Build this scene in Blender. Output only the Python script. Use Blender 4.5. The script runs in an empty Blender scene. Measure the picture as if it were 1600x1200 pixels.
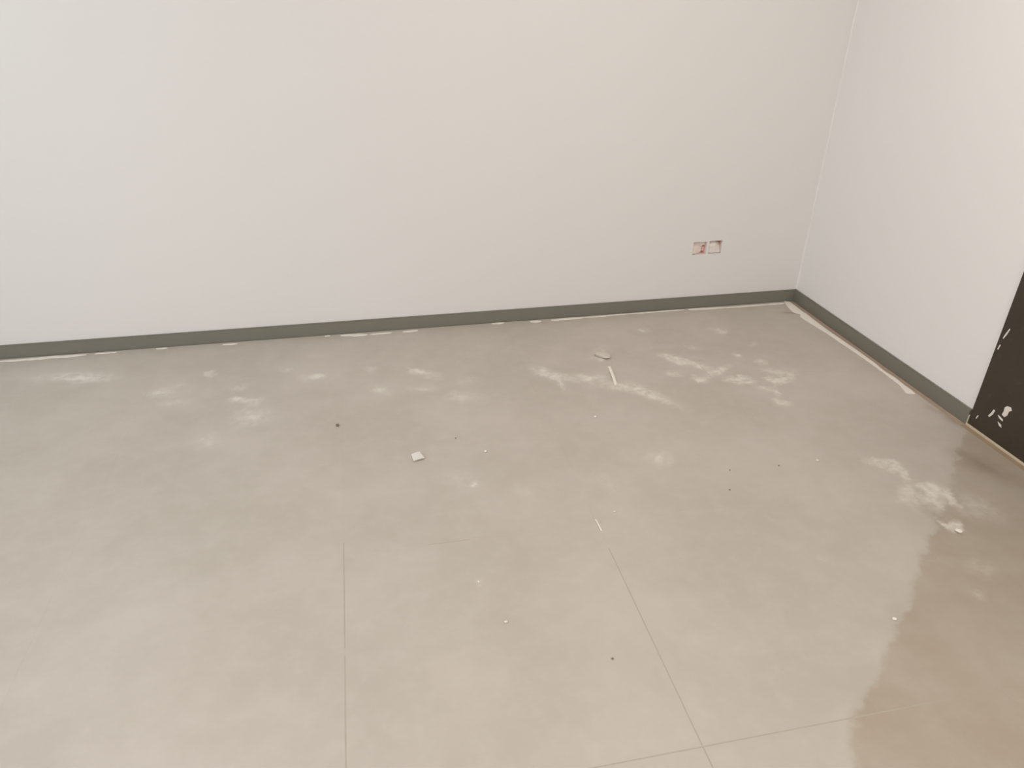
import bpy, bmesh, math, random
from mathutils import Matrix, Vector

scene = bpy.context.scene
random.seed(7)

# ------------------------------------------------------------------ camera
cam_data = bpy.data.cameras.new('camera')
cam_data.sensor_width = 36.0
cam_data.lens = 1138.65 / 1600.0 * 36.0
cam_data.clip_start = 0.05
cam = bpy.data.objects.new('camera', cam_data)
scene.collection.objects.link(cam)
right = Vector((0.97893786, -0.2037621, 0.012715))
up = Vector((0.08802344, 0.47744626, 0.87424078))
fwd = Vector((0.18420787, 0.85470818, -0.48532606))
m = Matrix((right, up, -fwd)).transposed().to_4x4()
m.translation = Vector((0.0, 0.0, 1.5313))
cam.matrix_world = m
scene.camera = cam

# ------------------------------------------------------------------ world, lamps, exposure
world = bpy.data.worlds.new('daylight')
scene.world = world
world.use_nodes = True
world.node_tree.nodes['Background'].inputs[0].default_value = (0.80, 0.93, 1.0, 1)
world.node_tree.nodes['Background'].inputs[1].default_value = 1.87

def lamp(name, loc, size, power, col):
    d = bpy.data.lights.new(name, 'AREA')
    d.shape = 'SQUARE'
    d.size = size
    d.energy = power
    d.color = col
    o = bpy.data.objects.new(name, d)
    o.location = loc
    scene.collection.objects.link(o)
    return o

# four unseen square area lights, added under the ceiling to light the room
lamp('added_ceiling_lamp', (-1.7, 1.8, 2.77), 0.6, 18.5, (0.84, 0.95, 0.97))
lamp('added_ceiling_lamp', (1.1, 1.8, 2.77), 0.6, 18.5, (1.0, 0.91, 0.865))
lamp('added_ceiling_lamp', (-1.7, -1.2, 2.77), 0.6, 60, (0.93, 0.93, 1.0))
lamp('added_ceiling_lamp', (1.1, -1.2, 2.77), 0.6, 29, (1.0, 0.94, 0.775))

vs = scene.view_settings
vs.view_transform = 'Standard'
vs.look = 'None'
vs.gamma = 1.0
vs.use_curve_mapping = False
vs.exposure = 0.045

# ------------------------------------------------------------------ measures (metres)
XR, YB, XL, YF, ZC = 2.3156, 3.3586, -3.34, -2.3, 2.8   # inner faces of the room
SK_H, SK_T = 0.062, 0.012                              # skirting
TILE = 0.8
X0, Y0 = 2.2626, 3.3414                                # tile grid origin in the corner
TILE_EDGE = 2.272
DOOR_Y1, DOOR_Y0, DOOR_H = 2.046, 1.126, 2.1

# dust and stains on the floor: x, y, angle, half length, half width, strength (metres)
DUST=[(1.357,2.807,-1.07,0.063,0.017,0.8),(1.414,2.75,-0.76,0.06,0.015,0.75),(1.458,2.713,-1.03,0.057,0.014,0.7),(1.507,2.892,-0.18,0.052,0.014,0.35),(1.056,2.94,0.82,0.075,0.023,0.4),
(1.035,2.856,0.05,0.034,0.012,0.6),(1.337,2.927,0.05,0.24,0.016,0.22),(1.349,3.121,-0.18,0.03,0.016,0.55),(1.715,3.062,-0.46,0.067,0.023,0.4),(1.725,3.041,-0.43,0.02,0.012,0.6),
(1.808,2.877,-0.34,0.028,0.015,0.4),(1.68,2.774,-0.51,0.017,0.014,0.6),(1.752,2.694,-0.43,0.022,0.017,0.75),(1.518,2.644,0.5,0.118,0.01,0.5),(1.4,2.588,-1.13,0.036,0.013,0.8),
(1.31,2.658,-0.19,0.035,0.012,0.55),(1.575,2.555,-0.18,0.064,0.017,0.95),(1.784,2.593,-0.32,0.08,0.019,0.4),(1.73,2.52,-0.18,0.044,0.015,0.75),(1.792,2.535,0.6,0.098,0.011,0.45),
(1.653,2.456,-0.98,0.049,0.011,0.5),(1.682,2.425,-1.97,0.049,0.007,0.5),(1.647,2.332,-0.69,0.041,0.017,0.8),(1.791,2.498,-1.05,0.058,0.023,0.25),(0.788,2.73,-0.18,0.045,0.015,0.65),
(0.793,2.658,-1.71,0.061,0.008,0.55),(0.918,2.694,0.01,0.1,0.017,0.5),(0.748,2.787,-0.95,0.086,0.015,0.35),(1.032,2.585,-0.63,0.114,0.019,0.5),(1.163,2.462,-0.89,0.116,0.017,0.6),
(1.134,2.552,-0.86,0.093,0.016,0.35),(1.267,2.26,-1.16,0.076,0.034,0.2),(-0.383,3,-0.18,0.037,0.012,0.4),(-0.273,2.913,0.19,0.042,0.018,0.65),(-0.225,2.925,0.33,0.024,0.012,0.7),
(-0.008,2.943,-0.19,0.033,0.015,0.45),(0.174,2.9,-1.01,0.042,0.009,0.5),(0.198,2.881,-0.35,0.041,0.012,0.55),(0.252,2.834,-0.6,0.052,0.016,0.35),(0.022,2.744,-1.07,0.065,0.018,0.45),
(0.203,2.724,-0.22,0.068,0.013,0.3),(0.366,2.618,-0.31,0.099,0.024,0.4),(0.4,2.768,0.13,0.056,0.017,0.22),(0.73,2.793,-0.94,0.073,0.013,0.35),(-0.479,2.63,-0.26,0.085,0.033,0.4),
(-0.493,2.746,0.2,0.035,0.016,0.5),(-1.213,3.094,-0.26,0.129,0.025,0.5),(-1.442,3.128,-0.1,0.15,0.027,0.25),(-0.887,2.891,-0.13,0.052,0.016,0.5),(-0.703,3.028,-0.18,0.025,0.012,0.65),
(-0.57,2.886,0.1,0.047,0.014,0.35),(-0.564,2.775,-0.53,0.037,0.011,0.75),(-0.815,2.795,-0.03,0.074,0.013,0.28),(-0.835,2.941,-0.08,0.06,0.015,0.25),(-0.638,2.468,0.12,0.042,0.027,0.3),
(-1.213,2.838,-0.2,0.031,0.01,0.2),(-1.262,3.088,-0.22,0.183,0.039,0.22),(1.757,1.88,-0.2,0.038,0.015,0.45),(1.818,1.856,-0.88,0.046,0.016,0.85),(1.83,1.794,-1.9,0.031,0.007,0.6),
(1.784,1.715,-2.07,0.089,0.014,0.3),(1.747,1.652,-1.5,0.064,0.024,0.3),(1.847,1.699,-1.5,0.037,0.014,0.7),(1.884,1.698,-1.63,0.038,0.012,0.4),(1.819,1.639,-1.63,0.041,0.013,0.5),
(1.892,1.641,-1.78,0.037,0.007,0.6),(1.775,1.514,-1.46,0.031,0.006,0.75),(1.789,1.481,-0.48,0.026,0.009,1),(1.807,1.495,-2.03,0.027,0.006,0.7),(1.959,1.574,-0.67,0.115,0.04,0.3),
(1.638,1.384,-1.13,0.041,0.019,0.2),(1.746,1.322,-0.37,0.082,0.029,0.28),(1.648,1.228,-1.6,0.024,0.008,0.35),(0.256,2.058,-0.54,0.09,0.028,0.25),(0.304,2.018,-0.76,0.018,0.008,0.35),
(1.002,2.046,-0.46,0.051,0.026,0.4),(0.473,1.939,-1.12,0.044,0.017,0.2),(0.763,1.95,-1.42,0.108,0.019,0.28),(0.633,2.114,-0.82,0.044,0.019,0.2),(1.527,1.752,-0.67,0.042,0.021,0.15),
(-0.746,1.902,-0.39,0.05,0.013,0.15),(0.245,1.552,-0.53,0.009,0.006,0.4),(2.12,2.378,-1.09,0.056,0.025,0.15),(2.055,2.516,-0.96,0.056,0.026,0.15),(1.206,1.952,-0.78,0.085,0.028,0.12),
(1.289,1.453,-0.96,0.036,0.012,0.2),
(1.55,2.68,-0.3,0.32,0.07,0.16),(0.95,2.68,-0.2,0.3,0.05,0.14),(0.3,2.75,-0.2,0.35,0.06,0.13),(-0.75,2.85,-0.1,0.4,0.07,0.15),(-0.55,2.55,0.2,0.25,0.06,0.14),
(1.85,1.66,-1.2,0.2,0.06,0.15),(0.95,2.1,-0.6,0.25,0.05,0.11),(0.45,2.0,-0.4,0.3,0.05,0.1),(1.9,2.75,-0.6,0.2,0.06,0.1),]
SMEAR=[(2.198,3.194,-0.38,0.069,0.014,0.7),(2.278,2.067,-1.39,0.066,0.039,0.6),(2.254,2.168,-1.28,0.071,0.027,0.35),(1.489,2.762,0.03,0.021,0.009,0.4),
(1.17,1.828,-1.3,0.019,0.006,0.2),(1.628,2.316,0.05,0.14,0.01,0.15),(2.149,1.777,-1.22,0.173,0.067,0.5),(1.772,1.554,-1.48,0.077,0.019,0.35),(1.78,1.655,-1.95,0.074,0.006,0.3),
]
STAIN_EDGE= [(2.302, 2.037), (2.178, 1.939), (2.065, 1.83), (1.946, 1.706), (1.806, 1.579), (1.559, 1.379), (1.504, 1.321), (1.408, 1.237), (1.317, 1.161), (1.197, 1.056), (1.114, 0.994), (1.057, 0.956), (1.016, 0.898), (0.965, 0.828)]
BACK_STREAKS= [(-1.641, -1.284, 3.317, 3.321, 1), (-1.249, -1.157, 3.322, 3.324, 0.4), (-0.986, -0.936, 3.328, 3.329, 0.5), (-0.69, -0.623, 3.32, 3.318, 0.5), (-0.22, -0.192, 3.333, 3.331, 0.6), (-0.144, -0.015, 3.325, 3.311, 1.1), (-0.002, 0.103, 3.312, 3.314, 0.5), (0.157, 0.233, 3.314, 3.316, 0.7), (0.607, 0.674, 3.33, 3.333, 0.8), (0.805, 0.865, 3.323, 3.319, 1), (0.916, 1.092, 3.32, 3.324, 0.9), (1.092, 1.349, 3.324, 3.328, 0.5), (1.349, 1.653, 3.328, 3.33, 0.6), (1.674, 1.879, 3.329, 3.318, 1.2), (1.879, 2.135, 3.318, 3.316, 0.7), (2.135, 2.235, 3.316, 3.317, 0.7)]
RIGHT_STREAK= [(2.246, 3.342), (2.28, 3.327), (2.28, 3.263), (2.268, 3.186), (2.283, 3.166), (2.269, 3.101), (2.264, 2.964), (2.269, 2.819), (2.273, 2.711), (2.283, 2.661), (2.278, 2.582), (2.264, 2.508), (2.275, 2.438), (2.267, 2.368), (2.268, 2.328), (2.262, 2.295), (2.227, 2.307), (2.249, 2.378), (2.253, 2.52), (2.25, 2.698), (2.243, 2.816), (2.24, 2.922), (2.225, 3.059), (2.219, 3.135), (2.239, 3.161), (2.214, 3.196), (2.221, 3.247), (2.234, 3.308)]

# ------------------------------------------------------------------ helpers
def link(name, mesh, mats, parent=None, smooth=False):
    o = bpy.data.objects.new(name, mesh)
    for mm in (mats if isinstance(mats, (list, tuple)) else [mats]):
        if mm.name not in [x.name for x in mesh.materials if x]:
            mesh.materials.append(mm)
    scene.collection.objects.link(o)
    if parent:
        o.parent = parent
    if smooth:
        for p in mesh.polygons:
            p.use_smooth = True
    return o

def tomesh(bm, name):
    bmesh.ops.recalc_face_normals(bm, faces=bm.faces)
    me = bpy.data.meshes.new(name)
    bm.to_mesh(me)
    bm.free()
    return me

def box(bm, x0, x1, y0, y1, z0, z1, bevel=0.0):
    r = bmesh.ops.create_cube(bm, size=1.0)
    for v in r['verts']:
        v.co = Vector(((x0 + x1) / 2 + v.co.x * (x1 - x0), (y0 + y1) / 2 + v.co.y * (y1 - y0), (z0 + z1) / 2 + v.co.z * (z1 - z0)))
    if bevel:
        es = list({e for v in r['verts'] for e in v.link_edges})
        bmesh.ops.bevel(bm, geom=es, offset=bevel, segments=2, affect='EDGES', profile=0.5)

def boxobj(name, dims, mat_, parent=None, bevel=0.0):
    bm = bmesh.new()
    box(bm, *dims, bevel=bevel)
    return link(name, tomesh(bm, name), mat_, parent)

def tag(o, label, cat, group=None):
    o['label'] = label
    o['category'] = cat
    if group:
        o['group'] = group
    return o

def structure(o, label=None):
    o['kind'] = 'structure'
    if label:
        o['label'] = label
    return o

# ------------------------------------------------------------------ materials
class N:
    """small node helper"""
    def __init__(self, name):
        self.mat = bpy.data.materials.new(name)
        self.mat.use_nodes = True
        self.t = self.mat.node_tree
        self.b = self.t.nodes['Principled BSDF']
    def n(self, kind, **kw):
        nd = self.t.nodes.new(kind)
        for k, v in kw.items():
            setattr(nd, k, v)
        return nd
    def l(self, a, b):
        self.t.links.new(a, b)
    def setin(self, sock, v):
        if hasattr(v, 'is_output'):
            self.l(v, sock)
        else:
            sock.default_value = v
    def math(self, op, a, b=0.0, c=0.0, clamp=False):
        nd = self.n('ShaderNodeMath', operation=op, use_clamp=clamp)
        for i, v in enumerate((a, b, c)):
            self.setin(nd.inputs[i], v)
        return nd.outputs[0]
    def ramp(self, v, a, b, c=0.0, d=1.0, smooth=True):
        nd = self.n('ShaderNodeMapRange', interpolation_type='SMOOTHSTEP' if smooth else 'LINEAR')
        for i, x in enumerate((v, a, b, c, d)):
            self.setin(nd.inputs[i], x)
        return nd.outputs[0]
    def noise(self, vec, scale, detail=3.0, rough=0.55, out=0):
        nd = self.n('ShaderNodeTexNoise')
        self.l(vec, nd.inputs['Vector'])
        nd.inputs['Scale'].default_value = scale
        nd.inputs['Detail'].default_value = detail
        nd.inputs['Roughness'].default_value = rough
        return nd.outputs[out]
    def mix(self, fac, a, b, mode='MIX'):
        nd = self.n('ShaderNodeMix', data_type='RGBA', blend_type=mode)
        self.setin(nd.inputs['Factor'], fac)
        for s, v in ((nd.inputs[6], a), (nd.inputs[7], b)):
            self.setin(s, v if hasattr(v, 'is_output') else (*v, 1.0))
        return nd.outputs[2]
    def pos(self):
        return self.n('ShaderNodeNewGeometry').outputs['Position']
    def bump(self, h, strength, dist):
        nd = self.n('ShaderNodeBump')
        nd.inputs['Strength'].default_value = strength
        nd.inputs['Distance'].default_value = dist
        self.l(h, nd.inputs['Height'])
        self.l(nd.outputs[0], self.b.inputs['Normal'])

def lin(r, g, b):
    f = lambda c: (c / 255 / 12.92) if c <= 10 else ((c / 255 + 0.055) / 1.055) ** 2.4
    return (f(r), f(g), f(b))

def plain(name, col, rough=0.6, var=0.06, scale=40.0, bump=0.0, spec=0.3):
    k = N(name)
    p = k.pos()
    f = k.noise(p, scale, 4.0)
    lo = tuple(c * (1 - var) for c in col)
    hi = tuple(min(1, c * (1 + var)) for c in col)
    k.l(k.mix(f, lo, hi), k.b.inputs['Base Color'])
    k.b.inputs['Roughness'].default_value = rough
    k.b.inputs['Specular IOR Level'].default_value = spec
    if bump:
        k.bump(f, bump, 0.002)
    return k.mat

def wall_paint(name, col):
    k = N(name)
    p = k.pos()
    big = k.noise(p, 0.9, 2.0)
    c = k.mix(big, tuple(x * 0.985 for x in col), tuple(min(1, x * 1.015) for x in col))
    k.l(c, k.b.inputs['Base Color'])
    k.b.inputs['Roughness'].default_value = 0.75
    k.b.inputs['Specular IOR Level'].default_value = 0.2
    k.bump(k.noise(p, 90.0, 4.0), 0.06, 0.002)
    return k.mat

def tile_material(dust_list, smear_list, stained):
    k = N('dusty_floor_tile')
    p = k.pos()
    # position stirred by noise so that no smear has a clean outline
    nz = k.noise(p, 14.0, 4.0, 0.65, out=1)
    s = k.n('ShaderNodeVectorMath', operation='MULTIPLY_ADD')
    k.l(nz, s.inputs[0]); s.inputs[1].default_value = (0.085, 0.085, 0.0); k.l(p, s.inputs[2])
    s2 = k.n('ShaderNodeVectorMath', operation='ADD')
    k.l(s.outputs[0], s2.inputs[0]); s2.inputs[1].default_value = (-0.0425, -0.0425, 0.0)
    wp = s2.outputs[0]
    def smears(data, gl, gw):
        acc = 0.0
        for (cx, cy, a, hl, hw, st) in data:
            mp = k.n('ShaderNodeMapping', vector_type='TEXTURE')
            k.l(wp, mp.inputs[0])
            mp.inputs[1].default_value = (cx, cy, 0)
            mp.inputs[2].default_value = (0, 0, a)
            mp.inputs[3].default_value = (hl * gl + 0.008, hw * gw + 0.006, 1)
            g = k.n('ShaderNodeTexGradient', gradient_type='SPHERICAL')
            k.l(mp.outputs[0], g.inputs[0])
            acc = k.math('MULTIPLY_ADD', g.outputs['Fac'], st, acc)
        return acc
    dust = smears(dust_list, 1.35, 2.7)
    smear = smears(smear_list, 1.2, 1.5)
    wisp = k.ramp(k.noise(p, 30.0, 5.0, 0.62), 0.36, 0.64, 0.22, 1.25, smooth=False)
    dmask = k.math('MULTIPLY', k.ramp(dust, 0.02, 0.70, 0, 1), wisp, clamp=True) if dust_list else 0.0
    # broad cloudy dust film over everything
    cloud = k.ramp(k.noise(p, 2.3, 5.0, 0.6), 0.35, 0.70)
    fine = k.ramp(k.noise(p, 14.0, 6.0, 0.7), 0.40, 0.75)
    base = k.mix(cloud, TILE_A, TILE_B)
    base = k.mix(k.math('MULTIPLY', fine, 0.34), base, TILE_C)
    col = base
    if stained:
        # brown soiled area reaching into the room from the door
        sx = k.n('ShaderNodeSeparateXYZ'); k.l(wp, sx.inputs[0])
        fc = k.n('ShaderNodeFloatCurve')
        cv = fc.mapping.curves[0]
        pts = sorted([((y - 0.5) / 1.6, (x - 0.6) / 1.9) for x, y in STAIN_EDGE])
        cv.points[0].location = (0.0, 0.0)
        cv.points[1].location = (1.0, 1.0)
        for a, b in pts:
            cv.points.new(a, b)
        for q in cv.points:
            q.handle_type = 'VECTOR'
        fc.mapping.update()
        k.l(k.ramp(sx.outputs[1], 0.5, 2.1, 0, 1, smooth=False), fc.inputs['Value'])
        edge = k.math('MULTIPLY_ADD', fc.outputs[0], 1.9, 0.6)
        dlt = k.math('SUBTRACT', sx.outputs[0], edge)
        stain = k.ramp(dlt, -0.012, 0.03)
        patch = k.ramp(k.noise(p, 3.4, 4.0, 0.6), 0.30, 0.72, 0.62, 1.0)
        stain = k.math('MULTIPLY', stain, patch)
        col = k.mix(k.math('MULTIPLY', stain, STAIN_AMT), base, STAIN_COL)
    if smear_list:
        col = k.mix(k.math('MULTIPLY', k.ramp(smear, 0.03, 0.7), 0.55, clamp=True), col, SMEAR_COL)
    if dust_list:
        col = k.mix(k.math('MULTIPLY', dmask, 0.78, clamp=True), col, DUST_COL)
    k.l(col, k.b.inputs['Base Color'])
    k.l(k.math('MULTIPLY_ADD', dmask, 0.3, 0.52), k.b.inputs['Roughness'])
    k.b.inputs['Specular IOR Level'].default_value = 0.35
    k.bump(k.math('ADD', dmask, k.math('MULTIPLY', fine, 0.3)), 0.15, 0.001)
    return k.mat

TILE_A = lin(183, 174, 163)
TILE_B = lin(192, 183, 173)
TILE_C = lin(200, 192, 182)
DUST_COL = lin(226, 220, 210)
STAIN_COL = lin(150, 130, 104)
STAIN_AMT = 0.52
SMEAR_COL = lin(120, 100, 80)

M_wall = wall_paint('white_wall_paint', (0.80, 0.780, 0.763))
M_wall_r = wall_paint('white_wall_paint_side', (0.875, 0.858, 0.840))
M_ceil = plain('ceiling_paint', (0.82, 0.81, 0.79), 0.85, 0.01)
TILE_MATS = {}
def tile_mat_for(x0, x1, y0, y1):
    """tile material that carries only the dust and stains lying on this tile"""
    def near(data):
        return [d for d in data if x0 - d[3] * 1.3 - .08 < d[0] < x1 + d[3] * 1.3 + .08 and y0 - d[3] * 1.3 - .08 < d[1] < y1 + d[3] * 1.3 + .08]
    stained = x1 > 0.6 and y0 < 2.1 and y1 > -0.7
    da, sa = near(DUST), near(SMEAR)
    key = (tuple(da), tuple(sa), stained)
    if key not in TILE_MATS:
        TILE_MATS[key] = tile_material(da, sa, stained)
    return TILE_MATS[key]
M_tile = tile_material([], [], False)
M_tile_s = tile_material([], [d for d in SMEAR if d[1] < 1.8], True)
M_grout = plain('dirty_grout', lin(176, 167, 154), 0.85, 0.08, 30)
M_mortar = plain('brown_mortar', lin(178, 158, 139), 0.9, 0.14, 22, 0.5)
M_mortar_d = plain('soiled_mortar', lin(165, 142, 118), 0.9, 0.12, 22, 0.5)
M_skirt = plain('grey_skirting', lin(127, 124, 114), 0.5, 0.05, 8)
M_plaster = plain('dried_plaster', lin(234, 227, 217), 0.85, 0.05, 70, 0.3)
M_caulk = plain('cream_sealant', lin(206, 194, 170), 0.85, 0.08, 50)
M_white = plain('white_scrap', lin(226, 219, 214), 0.7, 0.02)
M_stick = plain('cream_plastic', lin(235, 229, 215), 0.5, 0.03)
M_dark = plain('dark_grit', lin(128, 117, 104), 0.9, 0.2)
M_box = plain('salmon_plastic', lin(226, 184, 174), 0.6, 0.10, 60)
M_fill = plain('pinkish_plaster', lin(236, 222, 213), 0.9, 0.12, 55, 0.5)
M_fill_pale = plain('pale_plaster', lin(234, 226, 218), 0.9, 0.06, 55, 0.4)
M_flake = plain('grey_plaster', lin(204, 195, 183), 0.9, 0.08, 60, 0.3)
M_metal = plain('brushed_metal', (0.45, 0.44, 0.42), 0.3, 0.05)
M_frame = plain('white_window_frame', (0.75, 0.75, 0.74), 0.4, 0.02)

def door_material():
    k = N('black_brown_door')
    p = k.pos()
    g = k.noise(p, 5.0, 5.0, 0.6)
    c = k.mix(g, lin(58, 50, 42), lin(74, 65, 55))
    haze = k.ramp(k.noise(p, 16.0, 4.0, 0.6), 0.60, 0.80)
    c = k.mix(k.math('MULTIPLY', haze, 0.25), c, lin(130, 120, 105))
    k.l(c, k.b.inputs['Base Color'])
    k.b.inputs['Roughness'].default_value = 0.42
    k.b.inputs['Specular IOR Level'].default_value = 0.4
    return k.mat
M_door = door_material()

def glass_material():
    k = N('window_glass')
    out = k.t.nodes['Material Output']
    tr = k.n('ShaderNodeBsdfTransparent')
    gl = k.n('ShaderNodeBsdfGlossy'); gl.inputs['Roughness'].default_value = 0.02
    mx = k.n('ShaderNodeMixShader'); mx.inputs[0].default_value = 0.08
    k.l(tr.outputs[0], mx.inputs[1]); k.l(gl.outputs[0], mx.inputs[2]); k.l(mx.outputs[0], out.inputs[0])
    return k.mat
M_glass = glass_material()

# ------------------------------------------------------------------ the setting
T = 0.14
# two square holes for the electric boxes in the back wall: x0, x1, z0, z1
HOLES = [(1.6700, 1.7440, 0.2930, 0.3615), (1.7570, 1.8290, 0.2950, 0.3635)]
bm = bmesh.new()
(a0, a1, b0, b1), (c0, c1, d0, d1) = HOLES
Y1 = YB + T
box(bm, XL - T, a0, YB, Y1, -0.10, ZC)
box(bm, c1, XR + T, YB, Y1, -0.10, ZC)
box(bm, a1, c0, YB, Y1, -0.10, ZC)
box(bm, a0, a1, YB, Y1, -0.10, b0)
box(bm, a0, a1, YB, Y1, b1, ZC)
box(bm, c0, c1, YB, Y1, -0.10, d0)
box(bm, c0, c1, YB, Y1, d1, ZC)
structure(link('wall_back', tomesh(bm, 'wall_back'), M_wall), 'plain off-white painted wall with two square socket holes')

bm = bmesh.new()
D0, D1 = DOOR_Y0, DOOR_Y1
box(bm, XR, XR + T, D1, YB, -0.10, ZC)
box(bm, XR, XR + T, YF - T, D0, -0.10, ZC)
box(bm, XR, XR + T, D0, D1, DOOR_H, ZC)
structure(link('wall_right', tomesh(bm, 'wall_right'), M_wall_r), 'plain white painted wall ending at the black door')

bm = bmesh.new()
W0, W1, V0, V1 = -1.2, 1.8, 0.9, 2.3
box(bm, XL - T, XL, YF - T, W0, -0.10, ZC)
box(bm, XL - T, XL, W1, YB, -0.10, ZC)
box(bm, XL - T, XL, W0, W1, -0.10, V0)
box(bm, XL - T, XL, W0, W1, V1, ZC)
structure(link('wall_left', tomesh(bm, 'wall_left'), M_wall))
structure(boxobj('wall_front', (XL, XR, YF - T, YF, -0.10, ZC), M_wall))
structure(boxobj('ceiling', (XL - T, XR + T, YF - T, Y1, ZC, ZC + 0.1), M_ceil))

# invented window in the side wall, out of view, added to let sky light in
bm = bmesh.new()
fx0, fx1 = XL - 0.10, XL - 0.05
box(bm, fx0, fx1, W0, W1, V0, V0 + 0.05)
box(bm, fx0, fx1, W0, W1, V1 - 0.05, V1)
for yy in (W0, (W0 + W1) / 2 - 0.025, W1 - 0.05):
    box(bm, fx0, fx1, yy, yy + 0.05, V0 + 0.05, V1 - 0.05)
win = structure(link('window_added_1', tomesh(bm, 'window_added_1'), M_frame))
mid = (W0 + W1) / 2
boxobj('pane', (XL - 0.078, XL - 0.072, W0 + 0.05, mid - 0.025, V0 + 0.05, V1 - 0.05), M_glass, win)
boxobj('pane', (XL - 0.078, XL - 0.072, mid + 0.025, W1 - 0.05, V0 + 0.05, V1 - 0.05), M_glass, win)

# floor: brown mortar bed, tiles, grout, dried plaster along the edges
TH = 0.009
floor = structure(boxobj('floor', (XL, XR, YF, YB, -0.10, -TH), M_mortar), 'dusty beige-grey floor of large square tiles')
J = 0.0018
xs = [TILE_EDGE] + [X0 - TILE * i for i in range(1, 8)]
xs[-1] = XL
ys = [Y0 - TILE * i for i in range(0, 8)]
ys[-1] = YF
tile_cache = {}
for i in range(7):
    for j in range(7):
        x1, x0 = xs[i] - (J if i else 0), xs[i + 1] + (J if i < 6 else 0)
        y1, y0 = ys[j] - (J if j else 0), ys[j + 1] + (J if j < 6 else 0)
        key = (round(x1 - x0, 4), round(y1 - y0, 4))
        if key not in tile_cache:
            bm = bmesh.new()
            w, h = key
            box(bm, -w / 2, w / 2, -h / 2, h / 2, -TH, 0.0)
            top = [e for e in bm.edges if all(abs(v.co.z) < 1e-6 for v in e.verts)]
            bmesh.ops.bevel(bm, geom=top, offset=0.0003, segments=1, affect='EDGES')
            tile_cache[key] = tomesh(bm, 'floor_tile')
        o = link('floor_tile', tile_cache[key], M_tile, floor)
        o.material_slots[0].link = 'OBJECT'
        o.material_slots[0].material = tile_mat_for(x0, x1, y0, y1)
        o.location = ((x0 + x1) / 2, (y0 + y1) / 2, 0)
def joint(name, dims, mat_):
    boxobj(name, dims, mat_, floor)
GZ = -0.0003
def runs(lo, hi, dirty):
    """cut a joint into clean and dirty lengths"""
    out, p = [], lo
    for a, b in sorted(dirty):
        a, b = max(a, lo), min(b, hi)
        if b <= a:
            continue
        if a > p:
            out.append((p, a, False))
        out.append((a, b, True))
        p = b
    if p < hi:
        out.append((p, hi, False))
    return out
for i in range(1, 7):
    dirty = {2: [(YF, 1.62)], 3: [(YF, 1.36), (1.385, 1.80)]}.get(i, [])
    for a, b, d in runs(YF, ys[0], dirty):
        joint('grout_line', (xs[i] - J, xs[i] + J, a, b, -TH, GZ), M_grout if d else (M_tile_s if i == 1 else M_tile))
for j in range(1, 7):
    dirty = {3: [(-0.6, 1.30)], 2: [(0.12, 0.25)]}.get(j, [])
    for i in range(7):
        for a, b, d in runs(xs[i + 1] + J, xs[i] - (J if i else 0), dirty):
            joint('grout_line', (a, b, ys[j] - J, ys[j] + J, -TH, GZ), M_grout if d else (M_tile_s if i < 2 else M_tile))

# mortar left showing between the last tiles and the side wall
boxobj('mortar_strip', (TILE_EDGE, XR - 0.0001, DOOR_Y1, YB - SK_T, -TH, -0.005), M_mortar, floor)
boxobj('mortar_strip', (TILE_EDGE, XR - 0.0175, DOOR_Y0, DOOR_Y1, -TH, -0.002), M_mortar_d, floor)

def slab(name, outline, z0, z1, mat_, parent, inset=0.35, rough=0.0):
    """flat irregular body over an outline, its top drawn in so that the rim slopes"""
    n = len(outline)
    cx = sum(p[0] for p in outline) / n
    cy = sum(p[1] for p in outline) / n
    bm = bmesh.new()
    lo = [bm.verts.new((x, y, z0)) for x, y in outline]
    hi = []
    for i, (x, y) in enumerate(outline):
        px, py = outline[i - 1]
        qx, qy = outline[(i + 1) % n]
        tx, ty = qx - px, qy - py
        l = math.hypot(tx, ty) or 1
        d = (z1 - z0) * inset
        hi.append(bm.verts.new((x - ty / l * d, y + tx / l * d, z1 + random.uniform(-rough, rough))))
    for i in range(n):
        k = (i + 1) % n
        bm.faces.new((lo[i], lo[k], hi[k], hi[i]))
    bm.faces.new(hi)
    bm.faces.new(lo[::-1])
    bmesh.ops.triangulate(bm, faces=[f for f in bm.faces if len(f.verts) > 4])
    return link(name, tomesh(bm, name), mat_, parent)

for (xa, xb, ya, yb, w) in BACK_STREAKS:
    n = max(4, int((xb - xa) / 0.02))
    top, bot = [], []
    for i in range(n + 1):
        t = i / n
        x = xa + (xb - xa) * t
        y = ya + (yb - ya) * t
        e = min(1.0, 0.35 + 4 * min(t, 1 - t))
        hw = 0.0105 * w * e
        top.append((x, min(Y0 - 0.0005, y + hw * random.uniform(0.6, 1.25))))
        bot.append((x, y - hw * random.uniform(0.5, 1.3)))
    slab('plaster_streak', bot + top[::-1], 0.0, 0.0022, M_plaster, floor)
slab('plaster_streak', [(min(x, TILE_EDGE), min(y, Y0)) for x, y in RIGHT_STREAK][::-1], 0.0, 0.003, M_plaster, floor)

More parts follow.
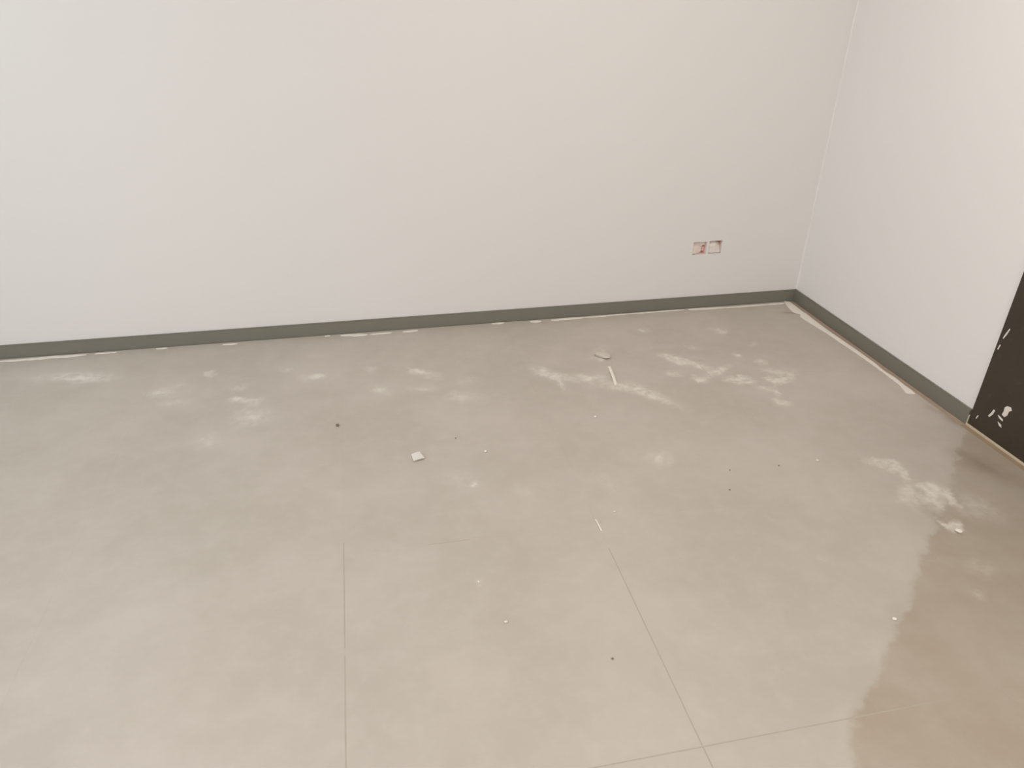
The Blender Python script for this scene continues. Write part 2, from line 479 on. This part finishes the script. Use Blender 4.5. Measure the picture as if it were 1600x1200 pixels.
# skirting boards
bm = bmesh.new()
box(bm, XL, XR, YB - SK_T, YB, -0.004, SK_H)
bmesh.ops.bevel(bm, geom=[e for e in bm.edges if all(v.co.z > 0.05 and v.co.y < YB - 0.001 for v in e.verts)], offset=0.004, segments=2, affect='EDGES')
structure(link('baseboard_back', tomesh(bm, 'baseboard_back'), M_skirt), 'dark grey skirting along the wall with the socket holes')
bm = bmesh.new()
box(bm, XR - SK_T, XR, D1 + 0.006, YB - SK_T, -0.004, SK_H)
bmesh.ops.bevel(bm, geom=[e for e in bm.edges if all(v.co.z > 0.05 and v.co.x < XR - 0.001 for v in e.verts)], offset=0.004, segments=2, affect='EDGES')
br = structure(link('baseboard_right', tomesh(bm, 'baseboard_right'), M_skirt), 'dark grey skirting running up to the black door')
boxobj('sealant', (XR - SK_T + 0.001, XR - 0.001, D1 + 0.0005, D1 + 0.006, -0.003, SK_H * 0.62), M_caulk, br, bevel=0.001)

# uneven bead of white filler in the corner of the two walls
bm = bmesh.new()
prev = None
rnd = random.Random(5)
for q in range(61):
    z = SK_H + 0.001 + (ZC - 0.002 - SK_H) * q / 60
    w1 = 0.003 + rnd.uniform(-0.001, 0.0015)
    w2 = 0.005 + rnd.uniform(-0.002, 0.003)
    cur = [bm.verts.new((XR - 0.0002, YB - 0.0002, z)), bm.verts.new((XR - w1, YB - 0.0002, z)), bm.verts.new((XR - 0.0002, YB - w2, z))]
    if prev:
        for e in range(3):
            bm.faces.new((prev[e], prev[(e + 1) % 3], cur[(e + 1) % 3], cur[e]))
    else:
        bm.faces.new(cur)
    prev = cur
bm.faces.new(prev)
structure(link('trim_1', tomesh(bm, 'trim_1'), M_wall_r), 'thin white filler bead in the wall corner')

# door
door = structure(boxobj('door_1', (XR - 0.010, XR + 0.035, D0, D1, -0.09, DOOR_H), M_door, bevel=0.0015), 'black-brown door with white plaster splashes near its foot')
boxobj('sealant_strip', (XR - 0.0170, XR - 0.0101, D0, D1, -TH, 0.005), M_caulk, door, bevel=0.001)
# lever on the far edge of the leaf
bm = bmesh.new()
bmesh.ops.create_cone(bm, cap_ends=True, segments=24, radius1=0.026, radius2=0.026, depth=0.008, matrix=Matrix.Translation((XR - 0.014, D0 + 0.07, 1.0)) @ Matrix.Rotation(math.pi / 2, 4, 'Y'))
bmesh.ops.create_cone(bm, cap_ends=True, segments=16, radius1=0.010, radius2=0.010, depth=0.045, matrix=Matrix.Translation((XR - 0.038, D0 + 0.07, 1.0)) @ Matrix.Rotation(math.pi / 2, 4, 'Y'))
box(bm, XR - 0.066, XR - 0.050, D0 + 0.06, D0 + 0.19, 0.991, 1.009, bevel=0.005)
link('door_handle', tomesh(bm, 'door_handle'), M_metal, door)
# splashes on the door leaf: (y, z) outlines
SPL = [[(1.893, .166), (1.911, .162), (1.920, .152), (1.918, .134), (1.921, .118), (1.905, .114), (1.895, .128), (1.894, .146), (1.884, .156)],
       [(1.936, .110), (1.922, .100), (1.903, .097), (1.906, .105), (1.922, .109)],
       [(1.925, .086), (1.912, .074), (1.899, .072), (1.905, .082)],
       [(1.957, .120), (1.964, .098), (1.972, .082), (1.964, .080), (1.953, .098), (1.949, .118)],
       [(2.016, .432), (2.024, .410), (2.031, .385), (2.027, .383), (2.018, .405), (2.012, .430)],
       [(2.031, .360), (2.036, .338), (2.031, .336), (2.027, .358)],
       [(2.012, .062), (2.018, .044), (2.014, .042), (2.009, .058)]]
for s in SPL:
    my = sum(y for y, z in s) / len(s); mz = sum(z for y, z in s) / len(s)
    s = [(my + (y - my) * 0.8, mz + (z - mz) * 0.85) for y, z in s]
    bm = bmesh.new()
    xf = XR - 0.010
    f = [bm.verts.new((xf - 0.0015, y, z)) for y, z in s]
    cy = sum(y for y, z in s) / len(s); cz = sum(z for y, z in s) / len(s)
    b = [bm.verts.new((xf, cy + (y - cy) * 1.12, cz + (z - cz) * 1.12)) for y, z in s]
    bm.faces.new(f)
    for i in range(len(s)):
        k = (i + 1) % len(s)
        bm.faces.new((f[i], f[k], b[k], b[i]))
    bmesh.ops.triangulate(bm, faces=[q for q in bm.faces if len(q.verts) > 4])
    link('plaster_splash', tomesh(bm, 'plaster_splash'), M_fill_pale, door)

# ------------------------------------------------------------------ things: electric boxes in the wall
def socket_box(hole, label, fill_shape, conduit, fill_mat):
    x0, x1, z0, z1 = hole
    root = bpy.data.objects.new('electrical_box', None)
    scene.collection.objects.link(root)
    root.location = ((x0 + x1) / 2, YB + 0.03, z0)
    root.empty_display_size = 0.05
    tag(root, label, 'socket box', 'empty socket boxes in the wall')
    inv = Matrix.Translation(-Vector(root.location))
    e = 0.0006
    x0, x1, z0, z1 = x0 + e, x1 - e, z0 + e, z1 - e
    t = 0.0022
    ya, yb = YB + 0.013, YB + 0.046
    bm = bmesh.new()
    box(bm, x0, x0 + t, ya, yb, z0, z1)
    box(bm, x1 - t, x1, ya, yb, z0, z1)
    box(bm, x0 + t, x1 - t, ya, yb, z0, z0 + t)
    box(bm, x0 + t, x1 - t, ya, yb, z1 - t, z1)
    box(bm, x0 + t, x1 - t, yb - t, yb, z0 + t, z1 - t)
    bm.transform(inv)
    link('shell', tomesh(bm, 'shell'), M_box, root)
    # lumpy plaster smeared over the inside
    bm = bmesh.new()
    g = 12
    X0_, X1_, Z0_, Z1_ = x0 + t, x1 - t, z0 + t, z1 - t
    grid = [[None] * (g + 1) for _ in range(g + 1)]
    back = [[None] * (g + 1) for _ in range(g + 1)]
    for i in range(g + 1):
        for j in range(g + 1):
            u, v = i / g, j / g
            dep = fill_shape(u, v) + random.uniform(-0.0012, 0.0012)
            grid[i][j] = bm.verts.new((X0_ + (X1_ - X0_) * u, yb - t - max(0.0006, dep), Z0_ + (Z1_ - Z0_) * v))
            back[i][j] = bm.verts.new((X0_ + (X1_ - X0_) * u, yb - t, Z0_ + (Z1_ - Z0_) * v))
    for i in range(g):
        for j in range(g):
            bm.faces.new((grid[i][j], grid[i + 1][j], grid[i + 1][j + 1], grid[i][j + 1]))
            bm.faces.new((back[i][j], back[i][j + 1], back[i + 1][j + 1], back[i + 1][j]))
    for i in range(g):
        bm.faces.new((grid[i][0], back[i][0], back[i + 1][0], grid[i + 1][0]))
        bm.faces.new((grid[i][g], grid[i + 1][g], back[i + 1][g], back[i][g]))
        bm.faces.new((grid[0][i], grid[0][i + 1], back[0][i + 1], back[0][i]))
        bm.faces.new((grid[g][i], back[g][i], back[g][i + 1], grid[g][i + 1]))
    bm.transform(inv)
    link('plaster_fill', tomesh(bm, 'plaster_fill'), fill_mat, root, smooth=True)
    # stub of a conduit coming out of the plaster
    cx, cz, ln, ang = conduit
    bm = bmesh.new()
    mtx = Matrix.Translation((x0 + (x1 - x0) * cx, YB + 0.026, z0 + (z1 - z0) * cz)) @ Matrix.Rotation(ang, 4, 'Y')
    ro, ri, hl, sg = 0.0085, 0.0065, ln / 2, 16
    rings = []
    for r, z in ((ro, -hl), (ro, hl), (ri, hl), (ri, -hl)):
        rings.append([bm.verts.new((r * math.cos(2 * math.pi * q / sg), r * math.sin(2 * math.pi * q / sg), z)) for q in range(sg)])
    for a in range(4):
        for q in range(sg):
            w = (q + 1) % sg
            bm.faces.new((rings[a][q], rings[a][w], rings[(a + 1) % 4][w], rings[(a + 1) % 4][q]))
    bm.transform(inv @ mtx)
    link('conduit_stub', tomesh(bm, 'conduit_stub'), M_box, root)
    return root

socket_box(HOLES[0], 'open socket box full of pinkish plaster, farther from the corner', lambda u, v: 0.030 + 0.008 * math.sin(u * 5 + 1) * (1 - v) - 0.018 * (u > 0.8) * (v < 0.6) - 0.010 * max(0, v - 0.6), (0.90, 0.38, 0.022, 0.0), M_fill)
socket_box(HOLES[1], 'open socket box heaped with pale plaster, nearer the corner', lambda u, v: 0.0415 - 0.030 * max(0, u - 0.55) / 0.45 * v - 0.022 * max(0, v - 0.72) / 0.28, (0.78, 0.62, 0.026, 0.15), M_fill_pale)

# ------------------------------------------------------------------ things: scraps on the floor
def scrap_sheet(name, corners, thick, lift, mat_, label, cat, n=6):
    """small sheet over four floor corners; lift(u, v) bends it off the floor"""
    a, b, c, d = [Vector((x, y, 0)) for x, y in corners]
    o_ = (a + b + c + d) / 4
    bm = bmesh.new()
    lo, hi = {}, {}
    for i in range(n + 1):
        for j in range(n + 1):
            u, v = i / n, j / n
            p = (a * (1 - u) + b * u) * (1 - v) + (d * (1 - u) + c * u) * v - o_
            z = lift(u, v)
            lo[i, j] = bm.verts.new((p.x, p.y, z))
            hi[i, j] = bm.verts.new((p.x, p.y, z + thick))
    for i in range(n):
        for j in range(n):
            bm.faces.new((hi[i, j], hi[i + 1, j], hi[i + 1, j + 1], hi[i, j + 1]))
            bm.faces.new((lo[i, j], lo[i, j + 1], lo[i + 1, j + 1], lo[i + 1, j]))
    for i in range(n):
        bm.faces.new((lo[i, 0], lo[i + 1, 0], hi[i + 1, 0], hi[i, 0]))
        bm.faces.new((lo[i, n], hi[i, n], hi[i + 1, n], lo[i + 1, n]))
        bm.faces.new((lo[0, i], hi[0, i], hi[0, i + 1], lo[0, i + 1]))
        bm.faces.new((lo[n, i], lo[n, i + 1], hi[n, i + 1], hi[n, i]))
    o = link(name, tomesh(bm, name), mat_)
    o.location = (o_.x, o_.y, 0.0)
    return tag(o, label, cat)

scrap_sheet('plaster_chip', [(.108, 2.238), (.140, 2.249), (.153, 2.200), (.112, 2.192)], 0.0045,
            lambda u, v: 0.0055 * v * v * (0.4 + 0.6 * u) + 0.001 * math.sin(3 * u), M_white,
            'small square white scrap lying flat on the open floor', 'scrap')
scrap_sheet('plastic_strip', [(1.040, 2.772), (1.053, 2.770), (1.028, 2.606), (1.015, 2.604)], 0.004,
            lambda u, v: 0.003 * math.sin(math.pi * v), M_stick,
            'short straight cream strip lying among the chalky dust patches', 'strip', 8)
scrap_sheet('plaster_sliver', [(.661, 1.758), (.665, 1.758), (.667, 1.701), (.662, 1.700)], 0.002,
            lambda u, v: 0.0015 * math.sin(math.pi * v), M_plaster,
            'thin pale sliver lying by a tile joint on the open floor', 'sliver', 4)

def lump(name, loc, size, mat_, label, cat, seed, group, sub=2):
    rnd = random.Random(seed)
    bm = bmesh.new()
    bmesh.ops.create_icosphere(bm, subdivisions=sub, radius=1.0)
    ax = [Vector((rnd.uniform(-1, 1), rnd.uniform(-1, 1), rnd.uniform(-1, 1))).normalized() for _ in range(6)]
    cut = [rnd.uniform(0.55, 0.9) for _ in ax]
    for v in bm.verts:
        for a, c in zip(ax, cut):                      # facet the pebble with random planes
            d = v.co.dot(a)
            if d > c:
                v.co -= a * (d - c)
        v.co = Vector((v.co.x * size[0], v.co.y * size[1], v.co.z * size[2]))
    zmin = min(v.co.z for v in bm.verts)
    for v in bm.verts:
        v.co.z -= zmin
    o = link(name, tomesh(bm, name), mat_)
    o.location = (loc[0], loc[1], 0.0)
    o.rotation_euler.z = rnd.uniform(0, 6.28)
    return tag(o, label, cat, group)

GW, GD = 'white plaster crumbs on the floor', 'dark grit on the floor'
lump('plaster_flake', (1.050, 2.880), (0.046, 0.034, 0.008), M_flake, 'flat grey lump behind the end of the cream strip', 'flake', 3, None)
for q, (x, y, r, lab) in enumerate([
        (.380, 2.207, .0055, 'tiny white crumb beside the square white scrap'),
        (.292, 1.391, .0050, 'bright white crumb alone on the open floor in front of the white scrap'),
        (1.346, 1.194, .0052, 'white crumb at the edge of the brown floor stain'),
        (.736, 1.784, .0036, 'pale crumb close to the thin plaster sliver'),
        (1.566, 1.924, .0055, 'pale crumb between the chalky patches and the curved dust smear'),
        (.854, 2.367, .0060, 'white crumb in front of the cream strip'),
        (1.790, 1.480, .0095, 'white plaster flake at the tip of the curved dust smear by the door'),
        (.244, 1.553, .0036, 'dull white crumb behind the brightest crumb on the open floor')]):
    lump('plaster_crumb', (x, y), (r * 1.25, r, r * .6), M_white if q == 1 else M_plaster, lab, 'crumb', 20 + q, GW)
for q, (x, y, r, lab) in enumerate([
        (-.157, 2.490, .0068, 'small black pebble farther from the corner than the white scrap'),
        (.283, 2.318, .0030, 'tiny dark speck just behind the square white scrap'),
        (.538, 1.216, .0034, 'dark speck on the open floor near the front tile joint'),
        (1.166, 1.821, .0034, 'dark speck in front of its neighbour on the open floor'),
        (1.220, 1.929, .0028, 'faint dark speck behind its darker neighbour'),
        (1.409, 1.921, .0036, 'dark speck beside the pale crumb in front of the chalky patches')]):
    lump('grit_speck', (x, y), (r * 1.2, r, r * .7), M_dark, lab, 'speck', 50 + q, GD, 1 if r < .004 else 2)
